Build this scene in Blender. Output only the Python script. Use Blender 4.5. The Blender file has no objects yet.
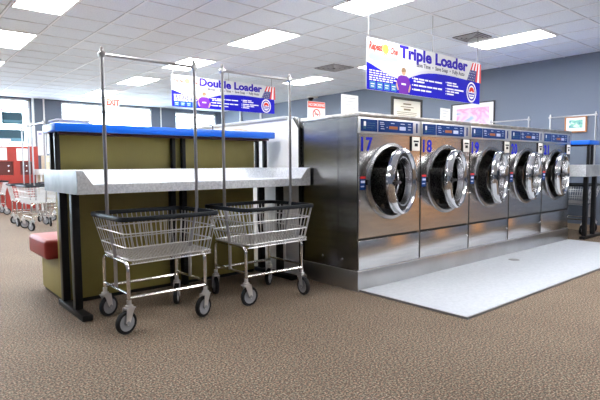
import bpy, bmesh, math, random
from mathutils import Vector, Matrix
random.seed(7)
PI = math.pi
S = bpy.context.scene
COL = S.collection

# ---------------------------------------------------------------- camera
cam_d = bpy.data.cameras.new('camera'); cam = bpy.data.objects.new('camera', cam_d); COL.objects.link(cam)
F = 496.0; YAW = 0.70215; PIT = 0.07149; ROL = -0.00606
fw = Vector((math.sin(YAW)*math.cos(PIT), math.cos(YAW)*math.cos(PIT), -math.sin(PIT)))
rt = fw.cross(Vector((0, 0, 1))).normalized(); up = rt.cross(fw)
rt2 = math.cos(ROL)*rt + math.sin(ROL)*up; up2 = -math.sin(ROL)*rt + math.cos(ROL)*up
m = Matrix((rt2, up2, -fw)).transposed().to_4x4(); m.translation = Vector((0, 0, 1.12))
cam.matrix_world = m
cam_d.sensor_width = 36; cam_d.lens = F/600*36; cam_d.clip_end = 200
S.camera = cam

# ---------------------------------------------------------------- world, light, exposure
W = bpy.data.worlds.new('daylight'); S.world = W; W.use_nodes = True
bg = W.node_tree.nodes['Background']; bg.inputs[0].default_value = (0.70, 0.86, 1.0, 1); bg.inputs[1].default_value = 10.0
LAMP = 25.0
def portal(name, cx, cy, cz, w, h, rot):
    L = bpy.data.lights.new(name, 'AREA'); L.shape = 'RECTANGLE'; L.size = w; L.size_y = h; L.cycles.is_portal = True
    o = bpy.data.objects.new(name, L); COL.objects.link(o); o.location = (cx, cy, cz); o.rotation_euler = rot
for n_, (a_, b_) in enumerate(((-3.4, -.6), (-.2, 3.1), (3.86, 6.45), (7.22, 8.7))): portal('window_portal', (a_+b_)/2, 14.82, 1.88, b_-a_, 1.96, (-PI/2, 0, 0))
S.view_settings.view_transform = 'Standard'; S.view_settings.look = 'None'
S.view_settings.exposure = 0.50; S.view_settings.gamma = 1.0; S.view_settings.use_curve_mapping = False

# ---------------------------------------------------------------- materials
MATS = {}
def mat(name, col, rough=.5, metal=0.0, emit=None, es=1.0, spec=None, noise=None, nscale=50, namt=.15, bump=0, bscale=200, stretch=None, trans=0, coat=0):
    if name in MATS: return MATS[name]
    M = bpy.data.materials.new(name); M.use_nodes = True; nt = M.node_tree; b = nt.nodes['Principled BSDF']
    b.inputs['Base Color'].default_value = (*col, 1); b.inputs['Roughness'].default_value = rough; b.inputs['Metallic'].default_value = metal
    if spec is not None: b.inputs['Specular IOR Level'].default_value = spec
    if trans: b.inputs['Transmission Weight'].default_value = trans
    if coat: b.inputs['Coat Weight'].default_value = coat
    if emit: b.inputs['Emission Color'].default_value = (*emit, 1); b.inputs['Emission Strength'].default_value = es
    if noise or bump:
        tc = nt.nodes.new('ShaderNodeTexCoord'); mp = nt.nodes.new('ShaderNodeMapping'); nt.links.new(tc.outputs['Object'], mp.inputs[0])
        if stretch: mp.inputs['Scale'].default_value = stretch
    if noise:
        n = nt.nodes.new('ShaderNodeTexNoise'); n.inputs['Scale'].default_value = nscale; n.inputs['Detail'].default_value = 4
        nt.links.new(mp.outputs[0], n.inputs['Vector'])
        r = nt.nodes.new('ShaderNodeValToRGB'); nt.links.new(n.outputs['Fac'], r.inputs[0])
        r.color_ramp.elements[0].position = .35; r.color_ramp.elements[1].position = .65
        r.color_ramp.elements[0].color = (*noise, 1); r.color_ramp.elements[1].color = (*col, 1)
        nt.links.new(r.outputs[0], b.inputs['Base Color'])
    if bump:
        n2 = nt.nodes.new('ShaderNodeTexNoise'); n2.inputs['Scale'].default_value = bscale; nt.links.new(mp.outputs[0], n2.inputs['Vector'])
        bp = nt.nodes.new('ShaderNodeBump'); bp.inputs['Strength'].default_value = bump; bp.inputs['Distance'].default_value = .01
        nt.links.new(n2.outputs['Fac'], bp.inputs['Height']); nt.links.new(bp.outputs[0], b.inputs['Normal'])
    MATS[name] = M; return M

def carpet_mat():
    M = bpy.data.materials.new('carpet'); M.use_nodes = True; nt = M.node_tree; b = nt.nodes['Principled BSDF']
    g = nt.nodes.new('ShaderNodeNewGeometry')
    n = nt.nodes.new('ShaderNodeTexNoise'); n.inputs['Scale'].default_value = 95; n.inputs['Detail'].default_value = 4; n.inputs['Roughness'].default_value = .7
    nt.links.new(g.outputs['Position'], n.inputs['Vector'])
    r = nt.nodes.new('ShaderNodeValToRGB'); e = r.color_ramp.elements
    e[0].position = .38; e[0].color = (.060, .044, .033, 1); e[1].position = .62; e[1].color = (.48, .375, .285, 1)
    x = e.new(.50); x.color = (.140, .105, .080, 1)
    nt.links.new(n.outputs['Fac'], r.inputs[0])
    n3 = nt.nodes.new('ShaderNodeTexNoise'); n3.inputs['Scale'].default_value = 1.3; n3.inputs['Detail'].default_value = 5
    nt.links.new(g.outputs['Position'], n3.inputs['Vector'])
    r3 = nt.nodes.new('ShaderNodeValToRGB'); r3.color_ramp.elements[0].position = .3; r3.color_ramp.elements[1].position = .7
    r3.color_ramp.elements[0].color = (.82, .80, .78, 1); r3.color_ramp.elements[1].color = (1, 1, 1, 1)
    nt.links.new(n3.outputs['Fac'], r3.inputs[0])
    mx = nt.nodes.new('ShaderNodeMix'); mx.data_type = 'RGBA'; mx.blend_type = 'MULTIPLY'; mx.inputs[0].default_value = 1
    n4 = nt.nodes.new('ShaderNodeTexNoise'); n4.inputs['Scale'].default_value = 60; nt.links.new(g.outputs['Position'], n4.inputs['Vector'])
    r4 = nt.nodes.new('ShaderNodeValToRGB'); q = r4.color_ramp.elements; q[0].position = .38; q[0].color = (1.0, .84, .78, 1); q[1].position = .62; q[1].color = (.84, .98, .96, 1)
    nt.links.new(n4.outputs['Fac'], r4.inputs[0])
    m2 = nt.nodes.new('ShaderNodeMix'); m2.data_type = 'RGBA'; m2.blend_type = 'MULTIPLY'; m2.inputs[0].default_value = 1
    nt.links.new(r.outputs[0], m2.inputs[6]); nt.links.new(r4.outputs[0], m2.inputs[7])
    nt.links.new(m2.outputs[2], mx.inputs[6]); nt.links.new(r3.outputs[0], mx.inputs[7])
    nt.links.new(mx.outputs[2], b.inputs['Base Color'])
    b.inputs['Roughness'].default_value = .8; b.inputs['Specular IOR Level'].default_value = .3
    return M

GX0, GY0, GP = 3.98, 3.05, .558
def ceiling_mat():
    M = bpy.data.materials.new('ceiling_tile'); M.use_nodes = True; nt = M.node_tree; b = nt.nodes['Principled BSDF']
    g = nt.nodes.new('ShaderNodeNewGeometry'); sp = nt.nodes.new('ShaderNodeSeparateXYZ'); nt.links.new(g.outputs['Position'], sp.inputs[0])
    def mth(op, a, bb):
        q = nt.nodes.new('ShaderNodeMath'); q.operation = op
        for i, v in enumerate((a, bb)):
            if isinstance(v, (int, float)): q.inputs[i].default_value = v
            elif v is not None: nt.links.new(v, q.inputs[i])
        return q.outputs[0]
    def groove_shade(o, g0):
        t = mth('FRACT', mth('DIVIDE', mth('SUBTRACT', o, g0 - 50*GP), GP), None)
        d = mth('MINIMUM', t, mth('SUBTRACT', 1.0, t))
        return mth('LESS_THAN', d, .034)  # grey band along grid lines: shade of the recessed tile edges, put into the colour
    gr = mth('MAXIMUM', groove_shade(sp.outputs[0], GX0), groove_shade(sp.outputs[1], GY0))
    n = nt.nodes.new('ShaderNodeTexNoise'); n.inputs['Scale'].default_value = 60; n.inputs['Detail'].default_value = 3
    nt.links.new(g.outputs['Position'], n.inputs['Vector'])
    r = nt.nodes.new('ShaderNodeValToRGB'); r.color_ramp.elements[0].position = .3; r.color_ramp.elements[1].position = .6
    r.color_ramp.elements[0].color = (.74, .80, .88, 1); r.color_ramp.elements[1].color = (.84, .90, .96, 1); nt.links.new(n.outputs['Fac'], r.inputs[0])
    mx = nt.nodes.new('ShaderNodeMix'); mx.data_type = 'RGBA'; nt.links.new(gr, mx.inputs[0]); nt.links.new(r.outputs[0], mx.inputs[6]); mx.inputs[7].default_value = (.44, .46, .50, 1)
    nt.links.new(mx.outputs[2], b.inputs['Base Color']); b.inputs['Roughness'].default_value = .9
    return M

def picture_mat(name, ramp, scale=3, dist=1.5):
    M = bpy.data.materials.new(name); M.use_nodes = True; nt = M.node_tree; b = nt.nodes['Principled BSDF']
    tc = nt.nodes.new('ShaderNodeTexCoord'); n = nt.nodes.new('ShaderNodeTexNoise'); n.inputs['Scale'].default_value = scale; n.inputs['Distortion'].default_value = dist
    nt.links.new(tc.outputs['Generated'], n.inputs['Vector']); r = nt.nodes.new('ShaderNodeValToRGB'); nt.links.new(n.outputs['Fac'], r.inputs[0])
    e = r.color_ramp.elements
    e[0].position, e[0].color = ramp[0][0], (*ramp[0][1], 1); e[1].position, e[1].color = ramp[-1][0], (*ramp[-1][1], 1)
    for p, c in ramp[1:-1]: e.new(p).color = (*c, 1)
    nt.links.new(r.outputs[0], b.inputs['Base Color']); b.inputs['Roughness'].default_value = .4
    return M

steel = mat('brushed_steel', (.66, .65, .64), .22, 1.0, noise=(.56, .555, .55), nscale=3, bump=.04, bscale=30, stretch=(1, 1, 14))
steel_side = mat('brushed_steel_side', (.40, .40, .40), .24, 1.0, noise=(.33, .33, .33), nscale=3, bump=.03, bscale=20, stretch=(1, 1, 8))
steel_lt = mat('light_steel', (.74, .74, .75), .38, .85)
steel_top = mat('worn_steel_cover', (.62, .61, .60), .36, .9, noise=(.40, .38, .36), nscale=14)
steel_base = mat('plinth_steel', (.56, .56, .56), .30, 1.0, noise=(.48, .48, .48), nscale=2.5)
chrome = mat('chrome', (.90, .90, .92), .07, 1.0)
chrome2 = mat('satin_chrome', (.72, .72, .74), .20, 1.0)
darksteel = mat('drum_steel', (.62, .61, .60), .30, 1.0, noise=(.12, .12, .12), nscale=60)
black = mat('black_paint', (.008, .008, .009), .4, spec=.3)
blackrub = mat('black_rubber', (.008, .008, .010), .6, spec=.25)
rimmat = mat('dark_blue_grey_rim', (.008, .012, .018), .4, spec=.3)
navy = mat('navy_panel', (.003, .038, .19), .4, spec=.2)
navy2 = mat('teal_print', (.02, .11, .20), .3)
bluelab = mat('blue_lettering', (.012, .018, .50), .6, spec=.1)
red = mat('red_print', (.75, .03, .03), .4)
white = mat('white_laminate', (.88, .88, .88), .35)
paper = mat('white_paper', (.86, .86, .86), .6)
wallm = mat('slate_blue_paint', (.135, .165, .222), .6, bump=.05, bscale=60)
counterm = mat('speckled_grey_laminate', (.86, .89, .93), .35, noise=(.66, .69, .73), nscale=70)
counterend = mat('grey_laminate_end', (.36, .38, .40), .30, noise=(.22, .24, .26), nscale=6)
olive = mat('olive_laminate', (.27, .225, .055), .42, noise=(.24, .198, .048), nscale=4)
bluesh = mat('blue_laminate', (.008, .15, .80), .3)
maroon = mat('maroon_rail', (.06, .008, .008), .5)
vinyl = mat('red_vinyl', (.30, .035, .032), .42, spec=.3, noise=(.26, .03, .026), nscale=8)
slabm = mat('pale_grey_slab', (.52, .55, .60), .45, noise=(.45, .48, .53), nscale=40)
edgem = mat('metal_edge_trim', (.25, .25, .26), .4, .6)
wire = mat('zinc_wire', (.74, .74, .74), .34, .9)
tubem = mat('nickel_tube', (.74, .72, .69), .20, 1.0)
polem = mat('chrome_pole', (.46, .45, .46), .30, 1.0)
hubm = mat('grey_plastic_hub', (.30, .31, .34), .4)
lampm = mat('lamp_diffuser', (.9, .9, .9), .5, emit=(1.0, 1.0, 1.0), es=LAMP)
lampframe = mat('lamp_frame', (.8, .8, .8), .5)
tbar = mat('white_grid', (.88, .91, .95), .5)
beige = mat('beige_plastic', (.60, .52, .38), .5)
redcab = mat('red_laminate', (.38, .035, .025), .4, noise=(.34, .03, .02), nscale=3)
darkred = mat('dark_red_recess', (.10, .015, .012), .5)
frame_bk = mat('black_frame', (.02, .02, .02), .35)
frame_or = mat('orange_wood_frame', (.55, .22, .06), .4)
woodm = mat('orange_wood', (.85, .43, .16), .45, noise=(.75, .34, .11), nscale=4, stretch=(4, 4, .5))
tan = mat('tan_baseboard', (.32, .24, .17), .6)
glass = mat('window_glass', (1, 1, 1), .0, trans=1.0, spec=.5)
glass.node_tree.nodes['Principled BSDF'].inputs['IOR'].default_value = 1.01
doorglass = mat('dark_door_glass', (.16, .165, .17), .02, trans=1.0)
doorglass.node_tree.nodes['Principled BSDF'].inputs['IOR'].default_value = 1.04
purple = mat('purple_blue_print', (.035, .015, .42), .6, spec=.1)
royal = mat('royal_blue_print', (.012, .010, .48), .6, spec=.1)
shirt = mat('purple_shirt_print', (.16, .03, .38), .6, spec=.1)
skin = mat('skin_print', (.62, .34, .22), .5)
hair = mat('brown_hair_print', (.30, .17, .08), .5)
cyan = mat('pale_cyan_print', (.35, .70, .85), .5)
sqm = mat('blue_square_print', (.01, .17, .42), .4)
yellow = mat('yellow_print', (.90, .68, .06), .5)
redscript = mat('red_script_print', (.75, .05, .03), .6, spec=.1)
grey_txt = mat('dark_grey_print', (.09, .09, .13), .5)
glyph = mat('white_print', (.90, .90, .92), .5)
orange_led = mat('amber_display', (.25, .07, .02), .4, emit=(1, .35, .1), es=.1)
white_led = mat('pale_button_print', (.55, .62, .85), .4)
teal = mat('teal_poster', (.025, .085, .12), .4)
cloth = mat('tan_cloth', (.50, .42, .36), .8, noise=(.36, .30, .26), nscale=20)
asphalt = mat('pale_pavement', (.75, .75, .74), .9)
pinktxt = mat('faded_rose_lettering', (.45, .22, .28), .5)
exitred = mat('exit_red', (.8, .05, .03), .5, emit=(1, .04, .02), es=.35)
vent_dk = mat('vent_dark', (.04, .04, .045), .6)
concrete_ext = mat('hedge_green', (.10, .20, .07), .9)

# ---------------------------------------------------------------- mesh helpers
class MB:
    def __init__(s): s.v = []; s.f = []
    def add(s, vs, fs):
        o = len(s.v); s.v += [Vector(v) for v in vs]; s.f += [tuple(i+o for i in f) for f in fs]; return s
    def box(s, x0, x1, y0, y1, z0, z1):
        vs = [(x, y, z) for z in (z0, z1) for y in (y0, y1) for x in (x0, x1)]
        return s.add(vs, [(0, 2, 3, 1), (4, 5, 7, 6), (0, 1, 5, 4), (2, 6, 7, 3), (0, 4, 6, 2), (1, 3, 7, 5)])
    def prism(s, pts, axis, a, b):
        """pts: 2D polygon; axis: 'x','y','z' extrusion"""
        def P(p, t): return {'x': (t, p[0], p[1]), 'y': (p[0], t, p[1]), 'z': (p[0], p[1], t)}[axis]
        n = len(pts); vs = [P(p, a) for p in pts] + [P(p, b) for p in pts]
        fs = [tuple(range(n))[::-1], tuple(range(n, 2*n))] + [(i, (i+1) % n, n+(i+1) % n, n+i) for i in range(n)]
        return s.add(vs, fs)
    def tube(s, pts, r, n=8, closed=False, cap=True):
        pts = [Vector(p) for p in pts]; N = len(pts)
        ref = None; vs = []
        for i in range(N):
            if closed: t = (pts[(i+1) % N]-pts[i-1])
            else: t = pts[min(i+1, N-1)]-pts[max(i-1, 0)]
            t.normalize()
            if ref is None: ref = t.orthogonal().normalized()
            ref = (ref - t*ref.dot(t)).normalized(); b = t.cross(ref)
            vs += [pts[i] + r*(math.cos(2*PI*k/n)*ref + math.sin(2*PI*k/n)*b) for k in range(n)]
        fs = []
        for i in range(N if closed else N-1):
            j = (i+1) % N
            fs += [(i*n+k, i*n+(k+1) % n, j*n+(k+1) % n, j*n+k) for k in range(n)]
        if cap and not closed: fs += [tuple(range(n))[::-1], tuple(range((N-1)*n, N*n))]
        return s.add(vs, fs)
    def lathe(s, prof, c, axis='y', n=40, closed=False):
        """prof: (r, h) list"""
        vs = []
        for r, h in prof:
            for k in range(n):
                a = 2*PI*k/n; ca, sa = r*math.cos(a), r*math.sin(a)
                vs.append({'y': (c[0]+ca, c[1]+h, c[2]+sa), 'z': (c[0]+ca, c[1]+sa, c[2]+h), 'x': (c[0]+h, c[1]+ca, c[2]+sa)}[axis])
        m_ = len(prof); fs = []
        for i in range(m_ if closed else m_-1):
            j = (i+1) % m_
            fs += [(i*n+k, i*n+(k+1) % n, j*n+(k+1) % n, j*n+k) for k in range(n)]
        if not closed:
            if prof[0][0] > 1e-6: fs.append(tuple(range(n))[::-1]) if False else None
        return s.add(vs, [f for f in fs if f])
    def disc(s, c, r, axis='y', n=32):
        vs = []
        for k in range(n):
            a = 2*PI*k/n; ca, sa = r*math.cos(a), r*math.sin(a)
            vs.append({'y': (c[0]+ca, c[1], c[2]+sa), 'z': (c[0]+ca, c[1]+sa, c[2]), 'x': (c[0], c[1]+ca, c[2]+sa)}[axis])
        return s.add(vs, [tuple(range(n))])
    def build(s, name, material, parent=None, loc=None, smooth=False, bevel=0, segs=2):
        off = Vector(ORG.get(parent.name, (0, 0, 0))) if parent is not None else Vector((0, 0, 0))
        if parent is None and loc is not None: off = Vector(loc)
        me = bpy.data.meshes.new(name); me.from_pydata([v-off for v in s.v], [], s.f)
        bm = bmesh.new(); bm.from_mesh(me)
        bmesh.ops.recalc_face_normals(bm, faces=bm.faces)
        if bevel:
            bmesh.ops.remove_doubles(bm, verts=bm.verts, dist=1e-5)
            ed = [e for e in bm.edges if len(e.link_faces) == 2 and e.calc_face_angle(0) > .5]
            bmesh.ops.bevel(bm, geom=ed, offset=bevel, segments=segs, affect='EDGES', profile=.5)
        bm.to_mesh(me); bm.free()
        if smooth or bevel:
            for p in me.polygons: p.use_smooth = True
            me.set_sharp_from_angle(angle=math.radians(38))
        me.materials.append(material)
        o = bpy.data.objects.new(name, me); COL.objects.link(o)
        if parent is not None: o.parent = parent; ORG[o.name] = tuple(off)
        elif loc is not None: o.location = loc
        return o
ORG = {}
def B(x0, x1, y0, y1, z0, z1): return MB().box(x0, x1, y0, y1, z0, z1)
def tag(o, label=None, cat=None, group=None, kind=None):
    if label: o['label'] = label
    if cat: o['category'] = cat
    if group: o['group'] = group
    if kind: o['kind'] = kind
    return o
def root(name, loc, label, cat, group=None, rz=0, local=False):
    o = bpy.data.objects.new(name, None); COL.objects.link(o); o.location = loc; o.rotation_euler.z = rz; o.empty_display_size = .1
    ORG[o.name] = (0, 0, 0) if local else tuple(loc)
    return tag(o, label, cat, group)
def struct(o): return tag(o, kind='structure')
KIDS = {}
def kids(o): return [c for c in bpy.data.objects if c.parent == o]
def copy_tree(o, parent=None):
    c = o.copy(); COL.objects.link(c)
    if parent is not None: c.parent = parent
    ORG[c.name] = ORG.get(o.name, (0, 0, 0))
    for ch in kids(o):
        copy_tree(ch, c)
    return c
def fillet(pts, r, n=5, closed=False):
    pts = [Vector(p) for p in pts]; N = len(pts); out = []
    for i, p in enumerate(pts):
        if not closed and i in (0, N-1): out.append(p); continue
        a = (pts[i-1]-p); b = (pts[(i+1) % N]-p); rr = min(r, a.length*.49, b.length*.49)
        a = p+a.normalized()*rr; b = p+b.normalized()*rr
        for k in range(n+1):
            t = k/n; out.append((1-t)**2*a + 2*t*(1-t)*p + t*t*b)
    return out
def text_obj(name, body, size, x, y, z, material, parent, sx=1.0, fit=None, space=1.0, face='-y', align='LEFT', bold=.0, shear=0, th=.0006, mirror=False, sq=True):
    """lettering standing in the XZ plane (face -y) or the YZ plane (face -x)"""
    cu = bpy.data.curves.new(name, 'FONT'); cu.body = body; cu.size = size; cu.align_x = align; cu.offset = bold; cu.shear = shear; cu.extrude = th; cu.resolution_u = 3; cu.space_character = space
    t = bpy.data.objects.new('tmp_text', cu); COL.objects.link(t); bpy.context.view_layer.update()
    dg = bpy.context.evaluated_depsgraph_get(); me = bpy.data.meshes.new_from_object(t.evaluated_get(dg))
    bpy.data.objects.remove(t); bpy.data.curves.remove(cu)
    off = Vector(ORG.get(parent.name, (0, 0, 0))) if parent is not None else Vector((0, 0, 0))
    if fit:
        xs_ = [v.co.x for v in me.vertices]; lo = min(xs_); sx = fit/(max(xs_)-lo)
        for v in me.vertices: v.co.x -= lo
    for v in me.vertices:
        a, b, c = v.co; a *= sx
        if mirror: a = -a
        v.co = Vector((x+a, y-c, z+b) if face == '-y' else (x-c, y-a, z+b)) - off
    if mirror: me.flip_normals()
    me.materials.clear(); me.materials.append(material); me.name = name
    o = bpy.data.objects.new(name, me); COL.objects.link(o)
    if parent is not None: o.parent = parent; ORG[o.name] = tuple(off)
    return o

# ---------------------------------------------------------------- room shell
XL, XR, YF, YB, H = -4.0, 8.9, -5.0, 14.6, 2.9
struct(B(XL, XR, YF, YB, -.1, 0).build('floor', carpet_mat()))
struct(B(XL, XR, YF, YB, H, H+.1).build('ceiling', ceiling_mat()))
struct(B(XL-.15, XL, YF, YB, -.1, H+.1).build('wall_left', wallm))
struct(B(XL-.15, XR+.15, YF-.15, YF, -.1, H+.1).build('wall_front', wallm))
struct(B(XR, XR+.15, YF, YB+.2, -.1, H+.1).build('wall_right', wallm))
# back wall with its windows: X ranges of openings
wins = [(-3.4, -.6, .9, 2.86), (-.2, 3.10, .9, 2.86), (3.86, 6.45, .9, 2.86), (7.22, 8.70, .9, 2.80)]
bw = MB(); x = XL
for (a, b, z0, z1) in wins:
    bw.box(x, a, YB, YB+.2, 0, H); bw.box(a, b, YB, YB+.2, 0, z0); bw.box(a, b, YB, YB+.2, z1, H); x = b
bw.box(x, XR, YB, YB+.2, 0, H)
struct(bw.build('wall_back', wallm))
for i, (a, b, z0, z1) in enumerate(wins):
    f = MB(); t = .045
    f.box(a, b, YB+.04, YB+.12, z1-t, z1).box(a, b, YB+.04, YB+.12, z0, z0+t).box(a, a+t, YB+.04, YB+.12, z0, z1).box(b-t, b, YB+.04, YB+.12, z0, z1)
    f.box(a, b, YB+.05, YB+.11, 2.64, 2.68)
    fo = struct(f.build('window_%d' % (i+1), white))
    B(a+t, b-t, YB+.07, YB+.08, z0+t, z1-t).build('window_pane', glass, fo)
    sl = B(a-.03, b+.03, YB-.05, YB+.03, z0-.04, z0).build('window_sill', white, fo)
# ceiling grid
g = MB()
k0 = math.ceil((XL-GX0)/GP)
for k in range(k0, 30):
    xx = GX0+k*GP
    if xx < XR: g.box(xx-.011, xx+.011, YF, YB, H-.006, H)
for k in range(math.ceil((YF-GY0)/GP), 40):
    yy = GY0+k*GP
    if yy < YB: g.box(XL, XR, yy-.011, yy+.011, H-.0055, H)
struct(g.build('trim_1', tbar))
struct(B(XR-.02, XR, YF, YB, 0, .10).build('baseboard_right', tan))
b = B(3.14, 7.35, YB-.02, YB, 0, .10); struct(b.build('baseboard_back', tan))
pc = MB().tube([(3.42, YB-.03, 1.2), (3.42, YB-.03, H)], .022, 8); struct(pc.build('trim_2', white, smooth=True))
pc = MB().tube([(3.16, YB-.03, 1.2), (3.16, YB-.03, H)], .03, 8); struct(pc.build('trim_3', white, smooth=True))
pc = MB().tube([(6.72, YB-.03, .1), (6.72, YB-.03, H)], .022, 8); struct(pc.build('trim_4', white, smooth=True))
# white pipes running up the far end of the right wall
for n_, yy in ((5, 13.4), (6, 12.3)): struct(MB().tube([(XR-.03, yy, .1), (XR-.03, yy, H)], .028, 8).build('trim_%d' % n_, white, smooth=True))
# wooden door added on the right wall, out of view, for the steel's orange reflection
d1 = B(XR-.05, XR-.005, -1.25, .1, 0, 2.3).build('door_1', woodm); struct(d1)
MB().lathe([(0, 0), (.03, 0), (.03, -.05), (0, -.05)], (XR-.05, -.16, 1.0), 'x', 12).build('door_handle', chrome2, d1)
# outside
struct(B(-30, 40, YB+.2, 60, -.15, -.05).build('ground', asphalt))
hg = B(-4, 6, 24, 25, -.05, 1.6).build('hedge_row', concrete_ext, loc=(1, 24, 0)) if False else None

# ---------------------------------------------------------------- floor slab
sl = root('floor_slab', (5.39, 2.42, 0), 'pale grey speckled slab set in the carpet before the washers', 'floor slab')
B(3.184, 7.60, 1.905, 2.946, 0.0, .012).build('slab_surface', slabm, sl)
B(3.17, 7.60, 1.89, 1.905, 0, .016).box(3.17, 3.184, 1.905, 2.946, 0, .016).build('edge_trim', edgem, sl)
dr = MB().lathe([(0, .016), (.055, .016), (.062, .012)], (5.52, 2.72, 0), 'z', 24).build('drain_cap', edgem, sl, smooth=True)

# ---------------------------------------------------------------- washing machines
PX0, PY, PITCH = 3.154, 2.948, .885
pl_ = root('machine_plinth', (5.38, 3.33, 0), 'long stainless steel plinth carrying the five washing machines', 'plinth')
B(PX0, PX0+5*PITCH+.01, PY, PY+.77, 0, .172).build('plinth_body', steel_base, pl_, bevel=.003)
B(PX0-.004, PX0+5*PITCH+.014, PY-.004, PY+.774, .172, .178).build('top_lip', steel_lt, pl_)

def ring_panel(x0, x1, z0, z1, cx, cz, r, y0, y1, n=64):
    angs = sorted(set([2*PI*k/n for k in range(n)] + [math.atan2(z-cz, x-cx) % (2*PI) for x in (x0, x1) for z in (z0, z1)]))
    vs = []; N = len(angs)
    for y in (y0, y1):
        for a in angs: vs.append((cx+r*math.cos(a), y, cz+r*math.sin(a)))
        for a in angs:
            c, s_ = math.cos(a), math.sin(a); t = 1e9
            if c > 1e-9: t = min(t, (x1-cx)/c)
            if c < -1e-9: t = min(t, (x0-cx)/c)
            if s_ > 1e-9: t = min(t, (z1-cz)/s_)
            if s_ < -1e-9: t = min(t, (z0-cz)/s_)
            vs.append((cx+t*c, y, cz+t*s_))
    fs = []
    for k in range(N):
        j = (k+1) % N
        fs += [(k, j, N+j, N+k), (2*N+k, 3*N+k, 3*N+j, 2*N+j), (k, 2*N+k, 2*N+j, j), (N+k, N+j, 3*N+j, 3*N+k)]
    return MB().add(vs, fs)

DC = (.445, .962)      # door centre in machine x, z
def make_washer():
    w = root('washing_machine', (0, 0, 0), 'x', 'washing machine', 'front loading washing machines', local=True)
    x1 = PITCH-.008
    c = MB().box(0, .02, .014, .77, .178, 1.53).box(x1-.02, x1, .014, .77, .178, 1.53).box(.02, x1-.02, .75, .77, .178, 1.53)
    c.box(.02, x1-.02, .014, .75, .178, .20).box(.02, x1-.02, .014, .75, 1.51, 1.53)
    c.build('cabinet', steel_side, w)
    B(.02, x1-.02, .012, .03, .44, .472).build('panel_gap', black, w)
    fp = ring_panel(.008, x1-.008, .468, 1.386, DC[0], DC[1], .300, 0, .014).build('front_panel', steel, w)
    B(.008, x1-.008, 0, .014, .186, .446).build('service_panel', steel, w, bevel=.002)
    cp = B(.004, x1-.004, -.004, .014, 1.388, 1.53).build('control_panel', steel_lt, w, bevel=.002)
    p = B(.022, .236, -.008, -.004, 1.405, 1.510).build('instruction_plate', navy, cp)
    q = B(.250, .748, -.008, -.004, 1.405, 1.510).build('display_plate', navy, cp)
    B(.052, .085, -.0095, -.008, 1.425, 1.495).box(.10, .20, -.009, -.008, 1.475, 1.479).box(.10, .20, -.009, -.008, 1.455, 1.459).box(.10, .18, -.009, -.008, 1.435, 1.439).build('plate_print', navy2, cp)
    B(.055, .082, -.0105, -.0095, 1.450, 1.490).build('logo_print', glyph, cp)
    B(.395, .515, -.0095, -.008, 1.435, 1.462).build('amber_display', orange_led, cp)
    B(.545, .635, -.0095, -.008, 1.430, 1.464).build('program_buttons', white_led, cp)
    pr_ = MB()
    for (a, b_, zz) in ((.27, .32, 1.49), (.27, .33, 1.475), (.28, .32, 1.455), (.28, .33, 1.435), (.42, .47, 1.488), (.56, .62, 1.488), (.67, .71, 1.49), (.67, .72, 1.465), (.67, .71, 1.44), (.36, .375, 1.45)):
        pr_.box(a, b_, -.009, -.008, zz-.003, zz+.003)
    pr_.build('display_print', white_led, cp)
    B(.800, .822, -.006, -.004, 1.415, 1.505).build('blue_sticker', navy, cp)
    B(-.003, x1+.003, -.012, .775, 1.532, 1.566).build('top_cover', steel_top, w, bevel=.004)
    # porthole
    rg = MB().lathe([(.300, .02), (.302, -.012), (.318, -.020), (.345, -.014), (.352, 0)], (DC[0], 0, DC[1]), 'y', 56).build('porthole_ring', mat('ring_steel', (.36, .36, .37), .25, 1.0), w, smooth=True)
    MB().lathe([(.301, .0), (.285, .015), (.268, .03), (.262, .06)], (DC[0], 0, DC[1]), 'y', 48).build('rubber_gasket', blackrub, w, smooth=True)
    dm = MB().lathe([(.262, .06), (.29, .08), (.29, .46), (.20, .50), (.05, .51), (0, .51)], (DC[0], 0, DC[1]), 'y', 48)
    dm = dm.build('drum', darksteel, w, smooth=True)
    lf = MB()
    for k in range(3):
        a = 2*PI*k/3+.5; ca, sa = math.cos(a), math.sin(a)
        P = lambda r, t: (DC[0]+r*ca-t*sa, DC[1]+r*sa+t*ca)
        lf = MB().prism([P(.292, -.05), P(.292, .05), P(.22, .012), P(.22, -.012)], 'y', .10, .44)
        lf.build('drum_lifter', darksteel, w)
    MB().box(.082, .104, -.034, -.004, DC[1]-.025, DC[1]+.025).build('door_latch', black, w, bevel=.004)
    # coin box
    cb = B(.730, .856, -.010, 0, 1.245, 1.378).build('coin_box', mat('coin_plate', (.85, .83, .78), .4), w, bevel=.003)
    MB().box(.757, .832, -.014, -.010, 1.326, 1.342).box(.774, .815, -.016, -.010, 1.286, 1.315).build('coin_slot', black, cb)
    B(.722, .730, -.012, 0, 1.242, 1.380).build('coin_box_edge', black, cb)
    st = B(.018, .092, -.002, 0, .895, .990).build('instruction_sticker', bluelab if False else navy, w)
    B(.022, .088, -.0032, -.002, .992, 1.012).build('warning_sticker', red, w)
    B(.028, .082, -.0032, -.002, .955, .975).box(.028, .070, -.0032, -.002, .920, .930).build('sticker_print', white_led, w)
    sc = MB()
    for (sx_, sz) in ((.016, .80), (x1-.016, .80), (x1-.016, .33)): sc.lathe([(0, -.004), (.008, -.003), (.010, 0)], (sx_, 0, sz), 'y', 12)
    sc.build('screw', chrome, w, smooth=True)
    return w
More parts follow.
